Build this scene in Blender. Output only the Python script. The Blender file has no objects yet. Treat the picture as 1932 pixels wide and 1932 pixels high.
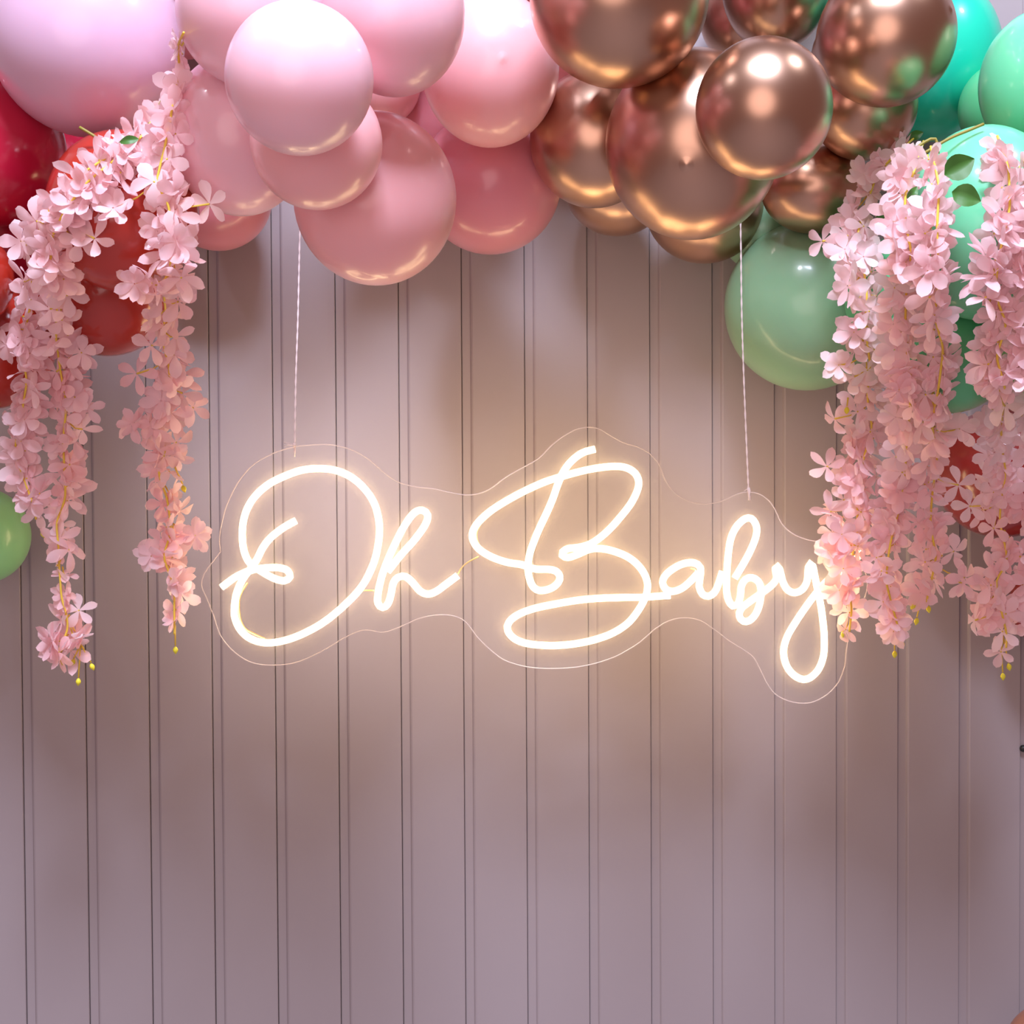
import bpy, math, random
import numpy as np
from mathutils import Vector, Matrix, noise

random.seed(7)
sc = bpy.context.scene
col = sc.collection

# ------------------------------------------------------------------ camera
W = 1932.0; F = 2760.0; DIST = 2.63; CZ = 1.60
cam = bpy.data.cameras.new('camera'); cam.sensor_width = 36.0; cam.lens = 36.0 * F / W
cam.clip_start = 0.05
co = bpy.data.objects.new('camera', cam); col.objects.link(co)
CM = Matrix.Rotation(-0.02936, 4, 'Z') @ Matrix.Rotation(math.pi / 2 - 0.02616, 4, 'X') @ Matrix.Rotation(-0.00554, 4, 'Z')
CAM = Vector((0, -DIST, CZ))
co.matrix_world = Matrix.Translation(CAM) @ CM
sc.camera = co
CR = CM.to_3x3()

# ------------------------------------------------------------------ world, lights, exposure
w = bpy.data.worlds.new('world'); sc.world = w; w.use_nodes = True
w.node_tree.nodes['Background'].inputs[0].default_value = (0.62, 0.34, 0.32, 1)
w.node_tree.nodes['Background'].inputs[1].default_value = 0.40
sc.view_settings.view_transform = 'Standard'; sc.view_settings.look = 'None'
sc.view_settings.exposure = 0.06; sc.view_settings.gamma = 1.0; sc.view_settings.use_curve_mapping = False

def area(name, loc, target, size, power, color):
    l = bpy.data.lights.new(name, 'AREA'); l.shape = 'DISK'; l.size = size; l.energy = power; l.color = color
    o = bpy.data.objects.new(name, l); col.objects.link(o); o.location = loc
    o.rotation_euler = (Vector(target) - Vector(loc)).to_track_quat('-Z', 'Y').to_euler()
    return o
area('ceiling_spot', (-0.15, -1.65, 3.45), (0.1, 0, 1.6), 0.17, 9, (0.84, 0.86, 1.0))
area('ceiling_spot', (1.45, -1.15, 3.60), (0.3, 0, 1.6), 0.17, 11, (0.84, 0.86, 1.0))
area('ceiling_spot', (-1.55, -1.30, 3.45), (-0.3, 0, 1.6), 0.10, 4, (0.84, 0.86, 1.0))
area('fill_light', (0.15, -2.9, 5.2), (0.1, 0, -0.3), 1.3, 330, (0.72, 0.77, 1.0))  # added soft lamp from above, fills the lower wall with cool light
area('fill_light', (-0.6, -3.9, 1.9), (-0.1, 0, 1.5), 2.6, 34, (1.0, 0.80, 0.80))  # added fill with no known source, brightens flowers and balloons from the front

# ------------------------------------------------------------------ helpers
def P(px, py, Y):
    d = CR @ Vector(((px - W / 2) / F, (W / 2 - py) / F, -1.0))
    return CAM + d * ((Y - CAM.y) / d.y)
def mpp(Y):                                   # metres per pixel at depth Y
    return (Y + DIST) / F

def mat(name, color, rough=0.5, metal=0.0, **kw):
    m = bpy.data.materials.new(name); m.use_nodes = True
    b = m.node_tree.nodes['Principled BSDF']
    b.inputs['Base Color'].default_value = (*color, 1); b.inputs['Roughness'].default_value = rough
    b.inputs['Metallic'].default_value = metal
    for k, v in kw.items():
        b.inputs[k.replace('_', ' ')].default_value = v
    return m

def mesh(name, verts, faces, m, smooth=True):
    me = bpy.data.meshes.new(name); me.from_pydata([tuple(v) for v in verts], [], faces)
    if m: me.materials.append(m)
    if smooth: me.polygons.foreach_set('use_smooth', [True] * len(me.polygons))
    me.update(); return me
def link(name, me, parent=None, loc=None, **props):
    o = bpy.data.objects.new(name, me); col.objects.link(o)
    if parent: o.parent = parent
    if loc is not None: o.location = loc
    for k, v in props.items(): o[k] = v
    return o
def empty(name, loc, label, cat, group=None):
    o = link(name, None, None, loc); o['label'] = label; o['category'] = cat
    if group: o['group'] = group
    return o

def catmull(pts, step):
    pts = [Vector(p) for p in pts]; out = []
    for i in range(len(pts) - 1):
        p0 = pts[i - 1] if i else pts[0] * 2 - pts[1]
        p1, p2 = pts[i], pts[i + 1]
        p3 = pts[i + 2] if i + 2 < len(pts) else p2 * 2 - p1
        n = max(1, int((p2 - p1).length / step))
        for k in range(n):
            t = k / n
            out.append(0.5 * ((2 * p1) + (p2 - p0) * t + (2 * p0 - 5 * p1 + 4 * p2 - p3) * t * t + (3 * p1 - p0 - 3 * p2 + p3) * t ** 3))
    out.append(pts[-1]); return out

def tube(V, Fc, path, r, n=8, caps=True):
    """append a swept tube to vertex and face lists; r a number or a list"""
    base = len(V); N = len(path); ref = Vector((0, 1, 0))
    for i, p in enumerate(path):
        t = (path[min(i + 1, N - 1)] - path[max(i - 1, 0)])
        t = t.normalized() if t.length > 1e-9 else Vector((0, 0, 1))
        a = t.cross(ref)
        if a.length < 1e-3: a = t.cross(Vector((1, 0, 0)))
        a.normalize(); b = t.cross(a)
        rr = r[i] if isinstance(r, (list, tuple)) else r
        for k in range(n):
            an = 2 * math.pi * k / n
            V.append(p + (a * math.cos(an) + b * math.sin(an)) * rr)
    for i in range(N - 1):
        for k in range(n):
            k2 = (k + 1) % n
            Fc.append((base + i * n + k, base + i * n + k2, base + (i + 1) * n + k2, base + (i + 1) * n + k))
    if caps:
        Fc.append(tuple(base + k for k in range(n))[::-1]); Fc.append(tuple(base + (N - 1) * n + k for k in range(n)))

# ------------------------------------------------------------------ wall
def wall_material():
    m = mat('white_wall_cladding', (0.35, 0.305, 0.312), 0.42)
    nt = m.node_tree; b = nt.nodes['Principled BSDF']
    tc = nt.nodes.new('ShaderNodeTexCoord')
    n1 = nt.nodes.new('ShaderNodeTexNoise'); n1.inputs['Scale'].default_value = 26; n1.inputs['Detail'].default_value = 5
    n1.inputs['Roughness'].default_value = 0.75
    mp = nt.nodes.new('ShaderNodeMapping'); mp.inputs['Scale'].default_value = (1, 1, 0.35)
    r1 = nt.nodes.new('ShaderNodeValToRGB'); r1.color_ramp.elements[0].position = 0.255; r1.color_ramp.elements[1].position = 0.275
    r1.color_ramp.elements[0].color = (0.31, 0.23, 0.21, 1); r1.color_ramp.elements[1].color = (0.35, 0.305, 0.312, 1)
    nt.links.new(tc.outputs['Object'], mp.inputs[0]); nt.links.new(mp.outputs[0], n1.inputs['Vector'])
    nt.links.new(n1.outputs['Fac'], r1.inputs[0]); nt.links.new(r1.outputs[0], b.inputs['Base Color'])
    n2 = nt.nodes.new('ShaderNodeTexNoise'); n2.inputs['Scale'].default_value = 9; n2.inputs['Detail'].default_value = 3
    bp = nt.nodes.new('ShaderNodeBump'); bp.inputs['Strength'].default_value = 0.06; bp.inputs['Distance'].default_value = 0.01
    nt.links.new(tc.outputs['Object'], n2.inputs['Vector']); nt.links.new(n2.outputs['Fac'], bp.inputs['Height'])
    nt.links.new(bp.outputs[0], b.inputs['Normal'])
    return m
M_wall = wall_material()
M_joint = mat('dark_wall_joint', (0.27, 0.17, 0.15), 0.8)
PITCH = 0.11282; X0 = -0.80171; GW = 0.0185; ZT = 3.9
wall = link('wall_back', mesh('wall_back', [(-3, 0.016, 0), (3, 0.016, 0), (3, 0.016, ZT), (-3, 0.016, ZT), (-3, 0.06, 0), (3, 0.06, 0), (3, 0.06, ZT), (-3, 0.06, ZT)],
            [(0, 1, 2, 3), (5, 4, 7, 6), (0, 4, 5, 1), (3, 2, 6, 7), (0, 3, 7, 4), (1, 5, 6, 2)], M_joint, False), kind='structure')
wall['label'] = 'pale wall clad in narrow vertical grooved boards'
# one board: recessed strip at its left (the groove floor), then the raised face; a hairline joint on its left
prof = [(0.0010, 0.016), (0.0010, 0.0048), (0.0020, 0.0042), (GW - 0.0030, 0.0040), (GW - 0.0004, 0.0010), (GW + 0.0022, 0.0), (PITCH - 0.0010, 0.0),
        (PITCH, 0.0010), (PITCH, 0.016)]
bv = [(x, y, 0.001) for x, y in prof] + [(x, y, ZT - 0.001) for x, y in prof]
n = len(prof); bf = [(i, i + 1, n + i + 1, n + i) for i in range(n - 1)] + [tuple(range(n))[::-1], tuple(range(n, 2 * n))]
board = mesh('board', bv, bf, M_wall, False)
for i in range(-18, 34):
    link('board', board, wall, (X0 + i * PITCH, 0, 0))
M_floor = mat('grey_floor', (0.30, 0.25, 0.24), 0.6)
link('floor', mesh('floor', [(-3, -5, -0.05), (3, -5, -0.05), (3, 0.06, -0.05), (-3, 0.06, -0.05), (-3, -5, 0), (3, -5, 0), (3, 0.06, 0), (-3, 0.06, 0)],
     [(3, 2, 1, 0), (4, 5, 6, 7), (0, 1, 5, 4), (1, 2, 6, 5), (2, 3, 7, 6), (3, 0, 4, 7)], M_floor, False), kind='structure')

# ------------------------------------------------------------------ balloons
def latex(name, c, rough=0.30, sub=0.40):
    return mat(name, c, rough, 0, Subsurface_Weight=sub, Subsurface_Scale=0.06, Subsurface_Radius=(1.0, 0.6, 0.5), Coat_Weight=0.3, Coat_Roughness=0.09)
M = {
 'pink': latex('pastel_pink_latex', (0.90, 0.46, 0.47)),
 'palepink': latex('pale_pink_latex', (0.87, 0.53, 0.60)),
 'lilac': latex('pale_lilac_latex', (0.68, 0.46, 0.60)),
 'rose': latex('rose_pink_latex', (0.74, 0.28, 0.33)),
 'red': latex('red_latex', (0.42, 0.030, 0.016), 0.2, 0.15),
 'crimson': latex('crimson_latex', (0.50, 0.012, 0.05), 0.2, 0.15),
 'mint': latex('mint_green_latex', (0.16, 0.66, 0.36)),
 'teal': latex('teal_green_latex', (0.01, 0.58, 0.38)),
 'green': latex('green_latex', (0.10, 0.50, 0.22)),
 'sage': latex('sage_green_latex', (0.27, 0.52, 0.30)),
 'lime': latex('lime_green_latex', (0.30, 0.70, 0.28)),
 'brick': latex('brick_red_latex', (0.30, 0.026, 0.022), 0.2, 0.1),
 'gold': mat('rose_gold_chrome', (0.54, 0.335, 0.235), 0.30, 1.0),
 'brown': mat('brown_latex', (0.30, 0.12, 0.07), 0.35),
}
# (px, py, rx, ry, material, forced depth or None, tip tilt (x, z), label)
B = [
 # --- deep ones first (back to front)
 (110, 330, 105, 105, 'crimson', None, (0, -.3), 'dark crimson balloon showing only in the gap under the top left pale pink balloon'),
 (90, 470, 125, 125, 'crimson', None, (0, -.3), 'dark red balloon in shade behind the flowers of the left garland'),
 (200, 540, 128, 130, 'red', None, (.1, -.5), 'deep red balloon hanging lowest behind the arch of the left flower garland'),
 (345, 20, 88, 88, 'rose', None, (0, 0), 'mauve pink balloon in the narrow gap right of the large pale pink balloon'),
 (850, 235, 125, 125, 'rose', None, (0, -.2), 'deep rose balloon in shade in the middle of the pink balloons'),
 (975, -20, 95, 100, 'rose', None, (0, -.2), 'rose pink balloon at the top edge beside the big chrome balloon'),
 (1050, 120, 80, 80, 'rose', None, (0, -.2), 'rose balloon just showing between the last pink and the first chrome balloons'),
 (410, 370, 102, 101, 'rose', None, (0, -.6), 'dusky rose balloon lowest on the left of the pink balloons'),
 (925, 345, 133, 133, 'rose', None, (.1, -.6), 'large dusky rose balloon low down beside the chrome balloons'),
 (1165, 345, 102, 99, 'gold', -.14, (0, -.4), 'dim chrome rose gold balloon low behind, touching the dusky rose one'),
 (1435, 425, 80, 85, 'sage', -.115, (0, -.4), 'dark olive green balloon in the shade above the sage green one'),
 (1330, 392, 112, 104, 'gold', -.15, (0, -.4), 'dim chrome rose gold balloon peeping out below the largest chrome one'),
 (1524, 577, 157, 160, 'sage', -.165, (.3, -.4), 'large sage green balloon hanging over the right cord'),
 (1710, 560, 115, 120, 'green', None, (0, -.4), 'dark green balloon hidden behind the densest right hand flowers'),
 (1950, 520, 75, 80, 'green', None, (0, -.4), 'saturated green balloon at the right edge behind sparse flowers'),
 (1890, 892, 126, 124, 'brick', None, (-.2, -.3), 'dark red balloon behind the flowers at the right edge, upper of the two reds there'),
 (1990, 1140, 86, 86, 'brick', None, (-.2, -.3), 'red balloon cut by the right edge, lower of the two reds there'),
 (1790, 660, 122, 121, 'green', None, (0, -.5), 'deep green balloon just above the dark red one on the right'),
 (1965, 655, 84, 97, 'lime', None, (-.2, -.5), 'yellowish lime green balloon cut by the right edge'),
 (1766, 112, 120, 152, 'teal', None, (.2, -.4), 'teal green balloon beside the topmost chrome balloons'),
 (1895, 205, 85, 88, 'green', None, (0, 0), 'green balloon hidden in the gap above the large pale mint one'),
 (1965, 105, 90, 85, 'teal', None, (.1, .1), 'pale teal balloon behind another in the top right corner'),
 (1855, 421, 150, 183, 'mint', None, (.1, -.7), 'large pale mint balloon behind the leaves of the right flower garland'),
 (1963, 158, 112, 135, 'mint', None, (-.2, -.4), 'mint green balloon cut by the right edge near the top'),
 (-25, 650, 125, 121, 'red', None, (.2, -.5), 'orange red balloon cut by the left edge, lower of the pair'),
 (-82, 525, 103, 100, 'red', None, (.2, -.3), 'red balloon barely entering at the left edge halfway down the garland'),
 (232, 399, 140, 149, 'red', None, (.1, -.5), 'bright red balloon framed by the arch of the left garland'),
 (-18, 285, 137, 139, 'crimson', None, (.2, -.4), 'crimson balloon cut by the left edge under the pale pink one'),
 (-35, 1011, 89, 90, 'lime', -.16, (.42, .15), 'lime green balloon with a small tip, cut by the left edge level with the sign'),
 (1400, 25, 80, 95, 'gold', None, (0, 0), 'dark chrome balloon in the gap between the top chrome ones'),
 (713, 158, 80, 79, 'pink', None, (.1, -.6), 'small peach pink balloon wedged between larger pink ones'),
 (452, 255, 130, 149, 'palepink', None, (.2, -.7), 'pale pink balloon right beside the flowers of the left garland'),
 (708, 375, 152, 161, 'pink', None, (.1, -.8), 'large pink balloon hanging lowest of the pink group'),
 (1122, 262, 122, 128, 'gold', None, (.1, -.5), 'chrome rose gold balloon beside the pink group'),
 (1537, 355, 101, 85, 'gold', None, (-.1, -.8), 'chrome rose gold balloon lying on the sage green one'),
 (1630, 200, 99, 101, 'gold', None, (.1, -.6), 'chrome rose gold balloon half hidden below the upper right chrome one'),
 (475, 20, 140, 140, 'palepink', None, (-.1, -.6), 'pale pink balloon cut by the top edge, behind the roundest pink one'),
 (597, 270, 123, 123, 'pink', None, (.1, -.6), 'pink balloon tucked under the roundest pink one'),
 (925, 130, 129, 144, 'pink', None, (.16, -.12), 'salmon pink balloon with a small tip, beside the chrome group'),
 (743, 27, 133, 150, 'palepink', None, (.1, -.6), 'pale pink balloon at the top edge, right of the roundest one'),
 (1465, -28, 102, 120, 'gold', None, (0, -.5), 'chrome rose gold balloon at the top edge between two larger ones'),
 (1307, 273, 164, 177, 'gold', None, (-.24, -.44), 'largest chrome rose gold balloon, with a puckered tip'),
 (1168, -6, 168, 166, 'gold', None, (0, -.5), 'large chrome rose gold balloon cut by the top edge, next to the pinks'),
 (165, 75, 177, 177, 'lilac', None, (.3, -.3), 'very large pale lilac pink balloon in the top left corner'),
 (565, 148, 138, 141, 'palepink', None, (.1, -.5), 'roundest pale pink balloon, in front of all the pink ones'),
 (1441, 205, 128, 132, 'gold', None, (.1, -.4), 'front chrome rose gold balloon in the centre of its group'),
 (1673, 67, 128, 132, 'gold', None, (1.17, .27), 'upper right chrome rose gold balloon with a small tip on its side'),
 (1995, 1985, 98, 92, 'brown', -.2, (0, 0), 'brown balloon just entering at the bottom right corner'),
]
GROUPS = {'lilac': 'pink balloons of the garland', 'gold': 'chrome rose gold balloons of the garland', 'pink': 'pink balloons of the garland', 'palepink': 'pink balloons of the garland',
          'rose': 'pink balloons of the garland', 'brick': 'red balloons of the garland', 'red': 'red balloons of the garland', 'crimson': 'red balloons of the garland'}
# unseen balloon rows added above the view, to shade the upper wall
_c = ['crimson', 'red', 'palepink', 'pink', 'rose', 'pink', 'palepink', 'gold', 'gold', 'gold', 'gold']
for j, (yy, YY) in enumerate(((-135, -.26), (-330, -.24), (-230, -.44), (-150, -.52), (-175, -.36), (-215, -.62))):
    for i in range(10):
        B.append((40 + i * 172 + (86 if j == 1 else (0, 0, 30, 0, 60, 95)[j]), yy + (i % 2) * 24, 104, 108, _c[i + (1 if j == 1 else 0)], YY, (0, -.4), 'UP'))
ups = []
placed = []       # (centre, radius, px, py, rx, ry)
for (px, py, rx, ry, mk, Yf, tip, lab) in B:
    r0 = (rx + ry) / 2
    Y = Yf if Yf is not None else -(r0 * mpp(-.15) + 0.03)
    tol = .95
    if Yf is None:                              # a later balloon lies in front of those it covers in the bunch
        for q in placed:
            if math.hypot(px - q[2], py - q[3]) < .96 * (r0 + (q[4] + q[5]) / 2): Y = min(Y, q[0].y - .02)
    while Yf is None:
        c = P(px, py, Y); r = r0 * mpp(Y)
        if all((c - q[0]).length >= tol * (r + q[1]) for q in placed if q[6]): break
        Y -= .004
        if Y < -1.2: print('TOO DEEP', lab); break
    c = P(px, py, Y); k = mpp(Y); r = r0 * k
    if lab == 'UP' and any((c - q[0]).length < .93 * (r + q[1]) for q in placed + ups): continue
    if lab == 'UP': ups.append((c, r))
    if lab != 'UP': placed.append((c, r, px, py, rx, ry, True))
    # lathe: tip pole +Z, knot pole -Z
    ax = Vector((tip[0], -1.0, tip[1])).normalized()
    q = ax.to_track_quat('Z', 'X').to_matrix()
    S = Vector((rx * k, r, ry * k))
    NS, NR = 56, 36; V = []; Fc = []
    nip = 'tip' in lab
    def prof_pt(th):
        z = math.cos(th); rad = math.sin(th)
        if z < 0: rad *= 1 - 0.10 * (-z) ** 2; z *= 1.06
        if z < -.95: z -= (-.95 - z) * 1.2
        return rad, z
    ths = [math.pi * (i + .0) / NR for i in range(1, NR)]
    if nip: ths = [.01 * j for j in range(1, 9)] + ths
    V.append((q @ Vector((0, 0, 1.0 if not nip else 1.011))))
    for th in ths:
        rad, z = prof_pt(th)
        if nip:
            z += .011 * math.exp(-(th / .045) ** 2) - .004 * math.exp(-((th - .10) / .03) ** 2)
        for a in range(NS):
            an = 2 * math.pi * a / NS
            V.append(q @ Vector((rad * math.cos(an), rad * math.sin(an), z)))
    V.append(q @ Vector((0, 0, -1.12)))
    V = [Vector((v.x * S.x, v.y * S.y, v.z * S.z)) for v in V]
    L = len(ths)
    for a in range(NS): Fc.append((0, 1 + a, 1 + (a + 1) % NS))
    for i in range(L - 1):
        for a in range(NS):
            a2 = (a + 1) % NS
            Fc.append((1 + i * NS + a, 1 + (i + 1) * NS + a, 1 + (i + 1) * NS + a2, 1 + i * NS + a2))
    e = 1 + (L - 1) * NS
    for a in range(NS): Fc.append((e + a, len(V) - 1, e + (a + 1) % NS))
    me = mesh('balloon', V, Fc, M[mk])
    o = link('balloon', me, None, c, label=lab, category='balloon')
    g = GROUPS.get(mk, 'green balloons of the garland')
    if mk != 'brown': o['group'] = g
    if lab == 'UP':
        o['label'] = 'unseen balloon added above the view to shade the wall'; o['group'] = 'unseen balloons added to shade the wall'
    # knot with rolled lip
    V = []; Fc = []
    kd = Vector((ax.x * -S.x * 1.10, ax.y * -S.y * 1.10, ax.z * -S.z * 1.10))
    dn = kd.normalized()
    tube(V, Fc, [kd - dn * .004, kd + dn * .004, kd + dn * .008, kd + dn * .016, kd + dn * .018], [.003, .004, .0065, .0035, .009], 10)
    link('knot', mesh('knot', V, Fc, M[mk]), o)

def front(px, py, pad=0):
    """frontmost balloon surface at a pixel"""
    best = 0.0
    for (c, r, bx, by, rx, ry, _f) in placed:
        d = ((px - bx) / (rx + pad)) ** 2 + ((py - by) / (ry + pad)) ** 2
        if d < 1: best = min(best, c.y - r * math.sqrt(1 - d))
    return best

# ------------------------------------------------------------------ neon sign
YS = -0.285
def glow():
    m = bpy.data.materials.new('warm_white_neon'); m.use_nodes = True; nt = m.node_tree
    nt.nodes.remove(nt.nodes['Principled BSDF'])
    e = nt.nodes.new('ShaderNodeEmission'); e.inputs[0].default_value = (1.0, 0.71, 0.38, 1); e.inputs[1].default_value = 14.0
    nt.links.new(e.outputs[0], nt.nodes['Material Output'].inputs[0]); return m
M_neon = glow()
def acrylic():
    m = bpy.data.materials.new('clear_acrylic'); m.use_nodes = True; nt = m.node_tree
    b = nt.nodes['Principled BSDF']; b.inputs['Base Color'].default_value = (.9, .88, .85, 1); b.inputs['Roughness'].default_value = .35
    b.inputs['Specular IOR Level'].default_value = .3
    tr = nt.nodes.new('ShaderNodeBsdfTranslucent'); tr.inputs[0].default_value = (.9, .88, .85, 1)
    a = nt.nodes.new('ShaderNodeMixShader'); a.inputs[0].default_value = .4
    nt.links.new(b.outputs[0], a.inputs[1]); nt.links.new(tr.outputs[0], a.inputs[2])
    t = nt.nodes.new('ShaderNodeBsdfTransparent'); t.inputs[0].default_value = (1, 1, 1, 1)
    mx = nt.nodes.new('ShaderNodeMixShader')
    # haze with faint smears and small scratches towards the left edge
    tc = nt.nodes.new('ShaderNodeTexCoord')
    nz = nt.nodes.new('ShaderNodeTexNoise'); nz.inputs['Scale'].default_value = 14; nz.inputs['Detail'].default_value = 4
    mr = nt.nodes.new('ShaderNodeMapRange'); mr.inputs[1].default_value = .35; mr.inputs[2].default_value = .7
    mr.inputs[3].default_value = .04; mr.inputs[4].default_value = .07
    ns = nt.nodes.new('ShaderNodeTexNoise'); ns.inputs['Scale'].default_value = 170; ns.inputs['Detail'].default_value = 4
    rs = nt.nodes.new('ShaderNodeMapRange'); rs.inputs[1].default_value = .66; rs.inputs[2].default_value = .72; rs.inputs[3].default_value = 0; rs.inputs[4].default_value = .35
    sp = nt.nodes.new('ShaderNodeSeparateXYZ')
    rg = nt.nodes.new('ShaderNodeMapRange'); rg.inputs[1].default_value = -.43; rg.inputs[2].default_value = -.37; rg.inputs[3].default_value = 1; rg.inputs[4].default_value = 0
    mu = nt.nodes.new('ShaderNodeMath'); mu.operation = 'MULTIPLY'
    ad = nt.nodes.new('ShaderNodeMath'); ad.operation = 'ADD'
    L = nt.links.new
    for q in (nz, ns, sp): L(tc.outputs['Object'], q.inputs[0])
    L(nz.outputs['Fac'], mr.inputs[0]); L(ns.outputs['Fac'], rs.inputs[0]); L(sp.outputs[0], rg.inputs[0])
    L(rs.outputs[0], mu.inputs[0]); L(rg.outputs[0], mu.inputs[1]); L(mu.outputs[0], ad.inputs[0]); L(mr.outputs[0], ad.inputs[1])
    L(ad.outputs[0], mx.inputs[0]); L(t.outputs[0], mx.inputs[1]); L(a.outputs[0], mx.inputs[2])
    L(mx.outputs[0], nt.nodes['Material Output'].inputs[0])
    return m
M_ac = acrylic()
M_edge = bpy.data.materials.new('polished_acrylic_edge'); M_edge.use_nodes = True
_nt = M_edge.node_tree; _b = _nt.nodes['Principled BSDF']; _b.inputs['Base Color'].default_value = (.95, .85, .82, 1); _b.inputs['Roughness'].default_value = .3
_t = _nt.nodes.new('ShaderNodeBsdfTransparent'); _m = _nt.nodes.new('ShaderNodeMixShader'); _m.inputs[0].default_value = .38
_nt.links.new(_t.outputs[0], _m.inputs[1]); _nt.links.new(_b.outputs[0], _m.inputs[2]); _nt.links.new(_m.outputs[0], _nt.nodes['Material Output'].inputs[0])

outline = [(416,1041),(414,1020),(417,994),(429,950),(452,906),(480,875),(519,854),(556,843),(587,839.5),(618,838.5),(649,844),(675,854),(700,870),(726,893),(752,910),(782,918),(817,922),(848,929),(885,934),(920,925),(955,900),
 (985,883),(1016,865),(1039,842),(1063,823),(1088,810),(1112,806),(1132,810),(1150,821),(1176,835),(1202,843),(1226,856),(1244,878),(1257,909),(1277,933),(1303,947),(1332,951),(1363,945),(1382,936),(1403,929),
 (1430,931),(1451,945),(1463,963),(1475,988),(1496,1007),(1526,1019),(1560,1024),(1600,1040),(1630,1075),(1636,1110),(1622,1150),(1604,1190),(1597,1226),(1594,1256),(1582,1287),(1561,1310),(1538,1323),(1517,1327),
 (1489,1323),(1463,1310),(1447,1289),(1433,1261),(1421,1240),(1403,1226),(1377,1210),(1349,1189),(1321,1171),(1291,1166),(1263,1171),(1237,1186),(1214,1206),(1195,1220),(1158,1240),(1109,1255),(1060,1261),(1008,1260),
 (969,1252),(941,1239),(905,1207),(874,1170),(838,1160),(794,1166),(757,1182),(724,1193),(685,1189),(649,1204),(605,1230),(558,1250),(514,1255),(475,1250),(442,1230),(416,1199),(403,1162),(390,1129),(380,1104),(386,1081),(398,1064)]
org = P(966, 1080, YS)
sign = empty('neon_sign', org, 'glowing warm white neon script sign reading Oh Baby on clear acrylic', 'neon sign')
def S_(px, py, dy=0.0): return P(px, py, YS + dy) - org
loop = catmull([S_(x, y, .0065) for x, y in outline] + [S_(*outline[0], .0065)], .006)[:-1]
nl = len(loop); dv = Vector((0, .005, 0))
me = mesh('backing_board', loop + [p + dv for p in loop], [tuple(range(nl))[::-1], tuple(range(nl, 2 * nl))] + [(i, (i + 1) % nl, nl + (i + 1) % nl, nl + i) for i in range(nl)], M_ac, False)
bb = link('backing_board', me, sign, label='clear acrylic backing board cut around the lettering')
V = []; Fc = []
tube(V, Fc, loop + [loop[0]], .0009, 6, False)
link('edge', mesh('edge', V, Fc, M_edge), bb)

def z1(pts): return [(390 + x * .25880, 800 + y * .25880) for x, y in pts]
def z2(pts): return [(840 + x * .25880, 780 + y * .25880) for x, y in pts]
def z3(pts): return [(1200 + x * .23292, 900 + y * .23292) for x, y in pts]
letters = [
 ('capital letter O', z1([(650,705),(560,755),(470,825),(410,900),(375,970),(335,1035),(270,1120),(222,1220),(203,1320),(205,1410),(245,1500),(320,1565),(430,1595),(560,1580),(700,1530),(850,1447),(1000,1325),(1130,1185),(1215,1020),(1253,860),(1257,720),(1222,580),(1145,465),(1045,382),(935,337),(820,325),(700,335),(580,375),(450,440),(350,530),(290,630),(263,740),(262,860),(280,950),(320,1020),(400,1075),(490,1125),(565,1143),(607,1115),(590,1070),(530,1048),(440,1048),(330,1065),(220,1110),(108,1190)])),
 ('letter h', z1([(1320,1075),(1420,950),(1510,850),(1590,740),(1612,665),(1570,628),(1510,650),(1440,745),(1380,860),(1325,980),(1280,1100),(1252,1220),(1248,1305),(1283,1338),(1322,1310),(1345,1235),(1360,1160),(1395,1118),(1450,1112),(1505,1160),(1555,1218),(1610,1240),(1670,1222),(1740,1172),(1830,1105)])),
 ('capital letter B', z2([(1092,260),(1000,288),(920,348),(862,425),(820,520),(785,620),(740,725),(690,830),(648,930),(615,1030),(604,1120),(613,1200),(642,1265),(690,1292),(765,1278),(820,1238),(836,1190),(808,1150),(750,1137),(680,1137),(620,1125),(560,1103),(450,1085),(340,1047),(250,992),(205,930),(200,865),(240,795),(330,712),(450,635),(580,565),(720,502),(850,460),(980,424),(1110,398),(1230,386),(1320,396),(1385,437),(1411,500),(1397,572),(1350,662),(1280,752),(1200,842),(1120,912),(1050,955),(970,977),(900,985),(856,1008),(853,1036),(895,1050),(960,1030),(1050,992),(1130,985),(1230,1005),(1340,1052),(1420,1122),(1465,1200),(1475,1270),(1457,1345),(1405,1440),(1330,1530),(1220,1602),(1080,1652),(920,1683),(760,1692),(600,1678),(502,1640),(455,1580),(466,1520),(535,1465),(650,1422),(800,1390),(960,1363),(1120,1348),(1300,1342),(1440,1340),(1560,1332),(1640,1327)])),
 ('joined letters a and b', z3([(505,775),(440,845),(365,905),(290,927),(238,905),(215,855),(235,800),(300,743),(385,702),(470,695),(522,735),(518,820),(512,890),(540,950),(588,965),(635,935),(668,865),(700,765)])),
 ('joined letters b and y', z3([(800,820),(860,720),(925,600),(972,480),(974,395),(935,337),(880,340),(812,405),(768,500),(748,620),(738,740),(733,870),(742,975),(780,1045),(822,1035),(846,960),(853,885),(885,830),(938,815),(990,845),(1012,910),(1005,1010),(972,1105),(920,1162),(870,1168),(836,1125),(853,1065),(920,1010),(1010,945),(1095,880),(1138,820),(1128,740),(1145,718),(1163,745),(1190,850),(1232,918),(1292,937),(1350,908),(1386,840),(1396,730),(1412,695),(1432,720),(1450,810),(1470,910),(1495,1030),(1512,1150),(1525,1300),(1518,1450),(1470,1570),(1385,1637),(1300,1620),(1225,1540),(1195,1420),(1222,1300),(1290,1180),(1370,1060),(1440,965),(1520,870),(1600,800),(1690,750),(1765,690),(1825,600)])),
]
NR_ = 6.4 * mpp(YS)
M_end = mat('white_silicone_cap', (.85, .8, .7), .4)
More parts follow.
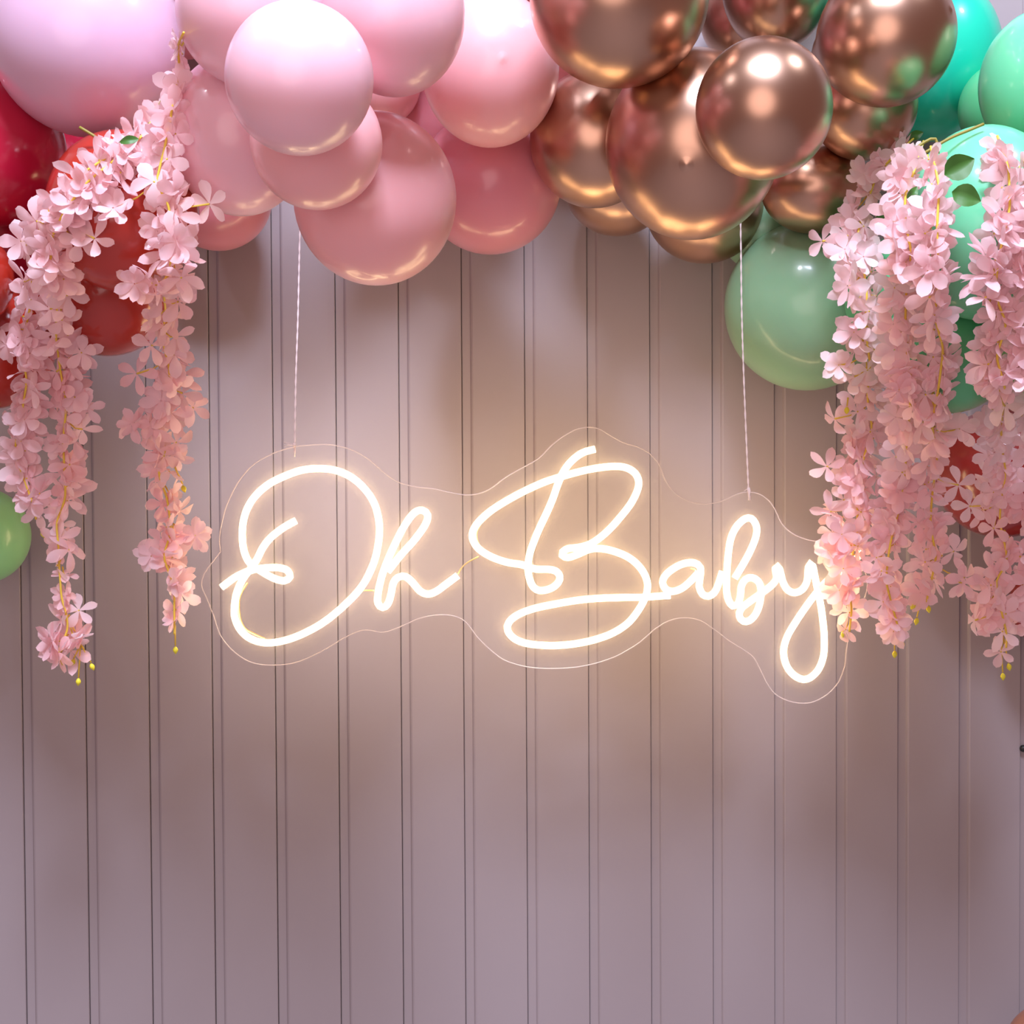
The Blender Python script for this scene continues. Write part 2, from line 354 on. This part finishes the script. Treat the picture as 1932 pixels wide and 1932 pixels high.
for lab, pts in letters:
    V = []; Fc = []; path = catmull([S_(x, y) for x, y in pts], .0045)
    tube(V, Fc, path, NR_, 10)
    t = link('letter_tube', mesh('letter_tube', V, Fc, M_neon), sign, label='glowing tube of the ' + lab)
M_wire = mat('pale_amber_wire', (.85, .55, .22), .4)
def wire(pts, r=.0011, dy=0.0045):
    V = []; Fc = []; tube(V, Fc, catmull([S_(x, y, dy) for x, y in pts], .004), r, 6)
    link('wire', mesh('wire', V, Fc, M_wire), sign)
wire([(864,1083),(872,1070),(884,1060),(903,1050)]); wire([(672,1115),(688,1114),(706,1114)])
wire([(467,1100),(456,1118),(451,1135),(453,1165),(462,1185),(478,1195),(500,1205)], .0014)
wire([(907,990),(900,1003),(900,1018),(906,1030)], .0010)
wire([(1303,1073),(1310,1074),(1313,1077)], .001)

# cords that hold the sign
M_cord = mat('pale_twine', (.92, .82, .80), .7)
def cord(pts, lab, tail, eye):
    o_ = P(*pts[-1], YS + .002)
    o = empty('hanging_cord', o_, lab, 'cord', 'cords that hold up the sign')
    path = catmull([P(x, y, YS + .001) - o_ for x, y in pts], .006)
    V = []; Fc = []
    for s in (0, math.pi):
        q = [p + Vector((math.cos(i * 1.1 + s), math.sin(i * 1.1 + s), 0)) * .00075 for i, p in enumerate(path)]
        tube(V, Fc, q, .00085, 6)
    link('twisted_strand', mesh('twisted_strand', V, Fc, M_cord), o)
    V = []; Fc = []
    tube(V, Fc, [P(x, y, YS - .002) - o_ for x, y in eye], [.0022, .0028, .0014, .0026][:len(eye)], 8)
    for tl in tail: tube(V, Fc, catmull([P(x, y, YS - .002) - o_ for x, y in tl], .004), .0006, 5)
    link('knot', mesh('knot', V, Fc, M_cord), o)
cord([(567, 400), (565, 470), (562, 600), (558, 720), (556, 862)], 'twisted white cord over the letters Oh, tied with loose ends', [[(554,838),(545,837),(536,835)],[(554,840),(545,840),(537,841)]], [(555,836),(556,842)])
cord([(1397, 405), (1398, 470), (1399.5, 590), (1404, 730), (1412, 920), (1414, 944)], 'twisted cord over the word Baby, passing in front of the sage green balloon', [[(1411,922),(1404,926)]], [(1412,920),(1413,926),(1413.5,933),(1414,944)])

# black screw head on the wall
s = P(1930, 1412, -.001); V = []; Fc = []
tube(V, Fc, [s, s + Vector((0, -.004, 0)), s + Vector((0, -.007, 0))], [.0065, .006, .003], 14)
link('wall_hook', mesh('wall_hook', [v - s for v in V], Fc, mat('black_plastic', (.012, .014, .014), .3)), None, s, label='small black round hook on the wall at the right edge', category='hook')

# ------------------------------------------------------------------ flower garlands
def petal_mat():
    m = bpy.data.materials.new('pink_silk_petal'); m.use_nodes = True; nt = m.node_tree
    nt.nodes.remove(nt.nodes['Principled BSDF'])
    oi = nt.nodes.new('ShaderNodeObjectInfo'); cr = nt.nodes.new('ShaderNodeValToRGB')
    cr.color_ramp.elements[0].color = (.97, .68, .70, 1); cr.color_ramp.elements[1].color = (.985, .80, .82, 1)
    d = nt.nodes.new('ShaderNodeBsdfDiffuse'); t = nt.nodes.new('ShaderNodeBsdfTranslucent'); mx = nt.nodes.new('ShaderNodeMixShader'); mx.inputs[0].default_value = .5
    L = nt.links.new
    L(oi.outputs['Random'], cr.inputs[0]); L(cr.outputs[0], d.inputs[0]); L(cr.outputs[0], t.inputs[0])
    L(d.outputs[0], mx.inputs[1]); L(t.outputs[0], mx.inputs[2]); L(mx.outputs[0], nt.nodes['Material Output'].inputs[0])
    return m
M_petal = petal_mat()
M_stem = mat('yellow_green_stem', (.78, .55, .06), .5, Subsurface_Weight=.1)
M_twig = mat('brown_green_twig', (.26, .22, .03), .55)
M_bud = mat('yellow_bud', (.80, .74, .04), .45)
M_leaf = mat('dark_green_leaf', (.05, .16, .02), .5)

def flower_mesh(rng, double):
    V = []; Fc = []
    def layer(rot, z0, cup, L0):
        for k in range(5):
            a = rot + 2 * math.pi * k / 5 + rng.uniform(-.12, .12); L = L0 * rng.uniform(.88, 1.1)
            wm = rng.uniform(.0068, .0088); c = cup + rng.uniform(-.35, .35); tw = rng.uniform(-.5, .5); fold = rng.uniform(-.25, .35)
            base = len(V); R_, C_ = 6, 4
            for i in range(R_ + 1):
                u = i / R_
                u = 1 - (1 - u) ** 1.3
                wd = wm * (.13 + .87 * math.sin(math.pi / 2 * min(1, u / .64)) ** 1.4) if u < .64 else wm * math.sqrt(max(.0, 1 - ((u - .64) / .36) ** 2.0))
                wd = max(wd, .0004)
                for j in range(C_ + 1):
                    v = (j / C_ - .5) * 2
                    x = .0012 + u * L - .0006 * (v * v) * (u > .9); y = v * wd
                    z = z0 + L * c * (u * u - .25 * u) + fold * abs(v) * wd + tw * v * wd * u
                    V.append(Vector((x * math.cos(a) - y * math.sin(a), x * math.sin(a) + y * math.cos(a), z)))
            for i in range(R_):
                for j in range(C_):
                    q = base + i * (C_ + 1) + j
                    Fc.append((q, q + 1, q + C_ + 2, q + C_ + 1))
    layer(rng.uniform(0, 6), 0, rng.uniform(-.35, .45), rng.uniform(.0275, .031))
    if double: layer(rng.uniform(0, 6), .0035, rng.uniform(.1, .7), rng.uniform(.022, .026))
    return mesh('flower', V, Fc, M_petal)
rf = random.Random(5)
FL = [flower_mesh(rf, i % 3 == 0) for i in range(20)]

def bud_mesh():
    V = []; Fc = []
    tube(V, Fc, [Vector((0, 0, z)) for z in (.002, 0, -.003, -.006, -.010)], [.001, .0028, .0042, .0034, .0004], 8)
    return mesh('bud', V, Fc, M_bud)
BUD = bud_mesh()
def leaf_obj(parent, o_, base_px, tip_px, Y, width, up=.0):
    a = P(*base_px, Y); b = P(*tip_px, Y - up); ax = b - a; L = ax.length; ax.normalize()
    side = ax.cross(Vector((0, -1, 0))).normalized(); nn = side.cross(ax).normalized()
    if nn.y > 0: nn = -nn
    V = []; Fc = []; R_, C_ = 8, 6
    for i in range(R_ + 1):
        u = i / R_; wd = width * mpp(Y) * max(.03, (math.sin(math.pi * u ** .8)) ** .8)
        for j in range(C_ + 1):
            v = (j / C_ - .5) * 2
            V.append(a - o_ + ax * (u * L) + side * (v * wd) + nn * (-(abs(v) - 1) * -.004 * wd / .01 + math.sin(u * 3) * .006 + .0008 * math.sin(u * 40) * abs(v)))
    for i in range(R_):
        for j in range(C_):
            q = i * (C_ + 1) + j; Fc.append((q, q + 1, q + C_ + 2, q + C_ + 1))
    link('leaf', mesh('leaf', V, Fc, M_leaf), parent, label='dark green leaf')

def garland(nodes, lab, seed, step=12, buds=(), leaves=(), extra=(), twigs=(), group='pink flower garlands', ytop=None, ymax=-.335, ybase=-.37):
    """nodes: (px, py, half width px)"""
    rng = random.Random(seed)
    # depth: drape in front of balloons near the strand
    ys = []
    for (x, y, h) in nodes:
        f = min(front(x + dx * h * .6, y + dy * h * .6) for dx in (-1, 0, 1) for dy in (-1, 0, 1))
        ys.append(min(ybase, f - .012))
    if ytop is not None: ys = [max(v, ytop) for v in ys]
    for _ in range(2): ys = [min(ys[i], (ys[max(i - 1, 0)] + ys[i] + ys[min(i + 1, len(ys) - 1)]) / 3) for i in range(len(ys))]
    o_ = P(nodes[0][0], nodes[0][1], ys[0])
    root = empty('flower_garland', o_, lab, 'flower garland', group)
    pts = [Vector((nodes[i][0], nodes[i][1], ys[i] * 1000)) for i in range(len(nodes))]
    # resample in pixel space, carrying half width
    path = []
    for i in range(len(nodes) - 1):
        L = math.hypot(nodes[i + 1][0] - nodes[i][0], nodes[i + 1][1] - nodes[i][1]); n_ = max(1, int(L / 3))
        for k in range(n_):
            t = k / n_; p = pts[i].lerp(pts[i + 1], t); path.append((p.x, p.y, p.z / 1000, nodes[i][2] * (1 - t) + nodes[i + 1][2] * t))
    path.append((pts[-1].x, pts[-1].y, pts[-1].z / 1000, nodes[-1][2]))
    world = [P(a, b, c) - o_ for a, b, c, d in path]
    sm = [world[0]] + [(world[max(i - 4, 0)] + world[i] * 2 + world[min(i + 4, len(world) - 1)]) / 4 for i in range(1, len(world) - 1)] + [world[-1]]
    V = []; Fc = []
    tube(V, Fc, [p + Vector((0, -.018, 0)) for p in sm[::2]], .0017, 6)
    n_f = 0; acc = 0; last = path[0]; ang = rng.uniform(0, 6)
    def put(px, py, Y, nrm, i, sc_=1.0):
        nonlocal n_f
        c = P(px, py, Y) - o_
        fo = link('flower', FL[rng.randrange(len(FL))], root, c)
        q = nrm.normalized().to_track_quat('Z', 'Y') @ Matrix.Rotation(rng.uniform(0, 6.28), 3, 'Z').to_quaternion()
        fo.rotation_euler = q.to_euler(); fo.scale = (sc_,) * 3
        b0 = sm[max(0, min(len(sm) - 1, i - 4))]
        mid = (b0 + c) / 2 + Vector((0, 0, -.004))
        tube(V, Fc, [b0, mid, c], [.0013, .0010, .0015], 5)
        n_f += 1
    for i, (x, y, Y, h) in enumerate(path):
        acc += math.hypot(x - last[0], y - last[1]); last = (x, y)
        st = step * (50 / max(h, 25)) ** .8
        if acc >= st and h > 13:
            acc = 0; ang += 2.4 + rng.uniform(-.5, .5)
            rad = max(4, (h - 24)) * (rng.uniform(.55, 1.08))
            ca, sa = math.cos(ang), math.sin(ang)
            yy = Y - sa * rad * mpp(Y) * .8 - .008
            if sa < -.2 and rng.random() < .5: sa = -sa
            nrm = Vector((ca * .9, -.75 - .5 * sa, rng.uniform(-.35, .45))) + Vector((rng.gauss(0, .55), rng.gauss(0, .35), rng.gauss(0, .5)))
            put(x + ca * rad, y + rng.uniform(-10, 10), min(yy, ymax), nrm, i, rng.uniform(.98, 1.2) * (.8 if h < 26 else 1))
    for (x, y) in extra:
        i = min(range(len(path)), key=lambda k: (path[k][0] - x) ** 2 + (path[k][1] - y) ** 2)
        put(x, y, path[i][2] - .012, Vector((rng.gauss(0, .3), -1, rng.gauss(0, .3))), i, 1.0)
    for (x0, y0, x, y) in buds:
        Y = path[-1][2]; i = min(range(len(path)), key=lambda k: (path[k][0] - x0) ** 2 + (path[k][1] - y0) ** 2); Y = path[i][2]
        a = P(x0, y0, Y) - o_; b = P(x, y, Y) - o_
        tube(V, Fc, [a, a.lerp(b, .5) + Vector((0, 0, .001)), b + Vector((0, 0, .003))], [.0016, .0012, .0012], 6)
        bo = link('bud', BUD, root, b); bo.rotation_euler = ((b - a).normalized() * -1).to_track_quat('Z', 'Y').to_euler()
    st = link('stem', mesh('stem', V, Fc, M_stem), root)
    for tw in twigs:
        V2 = []; F2 = []
        f = min(front(x, y, 3) for x, y in tw) - .012
        tube(V2, F2, catmull([P(x, y, min(f, ys[0])) - o_ for x, y in tw], .006), .0021, 7)
        link('twig', mesh('twig', V2, F2, M_twig), root)
    for (b_, t_, wd) in leaves:
        mx_, my_ = (b_[0] + t_[0]) / 2, (b_[1] + t_[1]) / 2
        leaf_obj(root, o_, b_, t_, min(front(mx_, my_, 4) - .02, -.37) - .045, wd)
    return root

garland([(315,185,12),(285,248,28),(225,292,44),(165,330,48),(112,380,46),(80,440,52),(66,500,48),(68,560,46),(58,610,45),(48,665,42),(58,720,38),(46,790,38),(34,850,38),(52,905,42),(72,958,32),(75,985,10)],
        'pink silk flower garland bending over the red balloon and hanging nearest the left edge', 11,
        buds=[(72,975,80,1003)], twigs=[[(330,130),(310,180),(285,228),(262,262)]], leaves=[((282,232),(322,275),13),((262,262),(224,270),8)], extra=[(105,385),(40,455),(30,620),(15,650)])
garland([(318,195,12),(275,262,30),(225,305,46),(170,350,44),(130,400,42),(105,450,46),(102,510,50),(115,565,46),(112,640,46),(120,700,45),(132,765,42),(125,830,45),(128,895,40),(130,940,38),(112,985,22),(117,1035,42),(118,1072,34),(120,1095,10),(122,1128,10),(130,1150,46),(135,1185,56),(115,1228,50),(125,1252,20)],
        'pink silk flower garland second from the left edge, ending in a loose bunch with buds', 12,
        buds=[(152,1215,148,1282),(154,1218,172,1254),(148,1225,139,1246)], twigs=[[(150,240),(175,255),(210,278),(255,298)]], extra=[(178,450),(150,455),(155,665),(165,770),(155,810)], leaves=[((255,268),(300,226),9)])
garland([(352,70,6),(340,92,16),(344,140,22),(332,190,30),(326,240,34),(312,300,44),(300,350,52),(325,395,48),(325,440,46),(328,500,52),(312,545,55),(318,590,52),(310,640,54),(325,700,56),(320,760,48),(300,800,55),(318,850,52),(302,890,45),(320,940,42),(328,1000,45),(312,1050,38),(334,1105,38),(333,1150,26),(334,1182,14),(333,1200,4)],
        'pink silk flower garland hanging straight down just left of the sign', 13,
        buds=[(330,1180,331,1222),(325,870,345,918)], extra=[(255,535),(258,705),(250,800),(365,770),(368,1010),(285,1050),(215,395),(395,385)], leaves=[((300,240),(312,285),10)])
garland([(1722,262,10),(1690,290,32),(1650,330,50),(1630,385,46),(1612,440,56),(1622,500,54),(1630,560,55),(1626,620,52),(1636,690,52),(1630,750,50),(1640,810,50),(1622,870,58),(1612,940,55),(1612,1000,55),(1602,1050,50),(1592,1100,42),(1602,1145,34),(1598,1178,14),(1597,1190,4)],
        'pink silk flower garland whose end glows against the letter y of the sign', 14, ymax=-.298, ybase=-.335, step=12.5,
        buds=[(1597,1170,1592,1192),(1600,750,1598,770)], extra=[(1552,455),(1560,880),(1567,965),(1580,690),(1562,1040),(1575,790),(1570,1005)], leaves=[((1688,330),(1700,300),9),((1650,430),(1672,395),10)])
garland([(1735,272,14),(1720,320,36),(1700,370,38),(1700,425,44),(1712,480,44),(1702,560,44),(1700,640,44),(1710,700,44),(1710,760,44),(1705,830,42),(1700,900,44),(1690,960,44),(1672,1030,46),(1665,1095,40),(1678,1145,36),(1688,1180,26),(1689,1200,5)],
        'pink silk flower garland second in the right bunch, two buds dangling at its end', 15, step=11.8,
        buds=[(1688,1195,1688,1230),(1694,1190,1701,1212)], leaves=[((1712,262),(1742,250),9),((1712,378),(1730,352),9)])
garland([(1748,282,12),(1756,320,22),(1764,360,27),(1760,420,39),(1760,480,44),(1762,540,44),(1755,600,44),(1772,660,39),(1762,740,39),(1750,800,42),(1762,860,39),(1752,930,39),(1748,990,44),(1760,1050,42),(1750,1095,42),(1742,1125,24),(1742,1140,5)],
        'pink silk flower garland rightmost of the dense bunch, under the two broad leaves', 16, step=11.8,
        buds=[(1742,1112,1730,1168),(1744,1112,1751,1145),(1742,1115,1725,1140)], twigs=[[(1742,290),(1790,262),(1830,245),(1856,234)],[(1722,285),(1745,268),(1765,262),(1770,290)]],
        leaves=[((1782,330),(1838,300),25),((1796,362),(1850,380),22)], extra=[(1810,810),(1808,915),(1815,1100),(1800,1040),(1820,1090)])
garland([(1872,262,14),(1893,320,30),(1896,395,30),(1882,455,44),(1872,510,46),(1868,560,46),(1890,615,30),(1870,675,44),(1888,735,40),(1880,800,38),(1882,845,42),(1890,890,40),(1880,950,54),(1878,985,44),(1884,1010,10),(1890,1035,12),(1893,1060,36),(1870,1095,42),(1880,1145,58),(1892,1195,46),(1890,1225,16)],
        'sparser pink silk flower garland near the right edge, ending lowest on that side', 17, step=12,
        buds=[(1888,1205,1892,1272),(1892,1200,1903,1254),(1896,1190,1905,1210),(1894,1000,1908,1022)], extra=[(1855,690),(1830,955),(1840,1170)])
garland([(1922,300,14),(1930,350,26),(1932,410,34),(1928,470,30),(1940,560,34),(1932,640,34),(1938,720,36),(1932,800,34),(1945,880,34),(1938,960,30),(1935,1080,40),(1940,1140,40),(1942,1190,20)],
        'pink silk flower garland cut by the right edge of the view', 18, step=13)
print('garland flowers', sum(1 for o in bpy.data.objects if o.name.startswith('flower') and o.data))
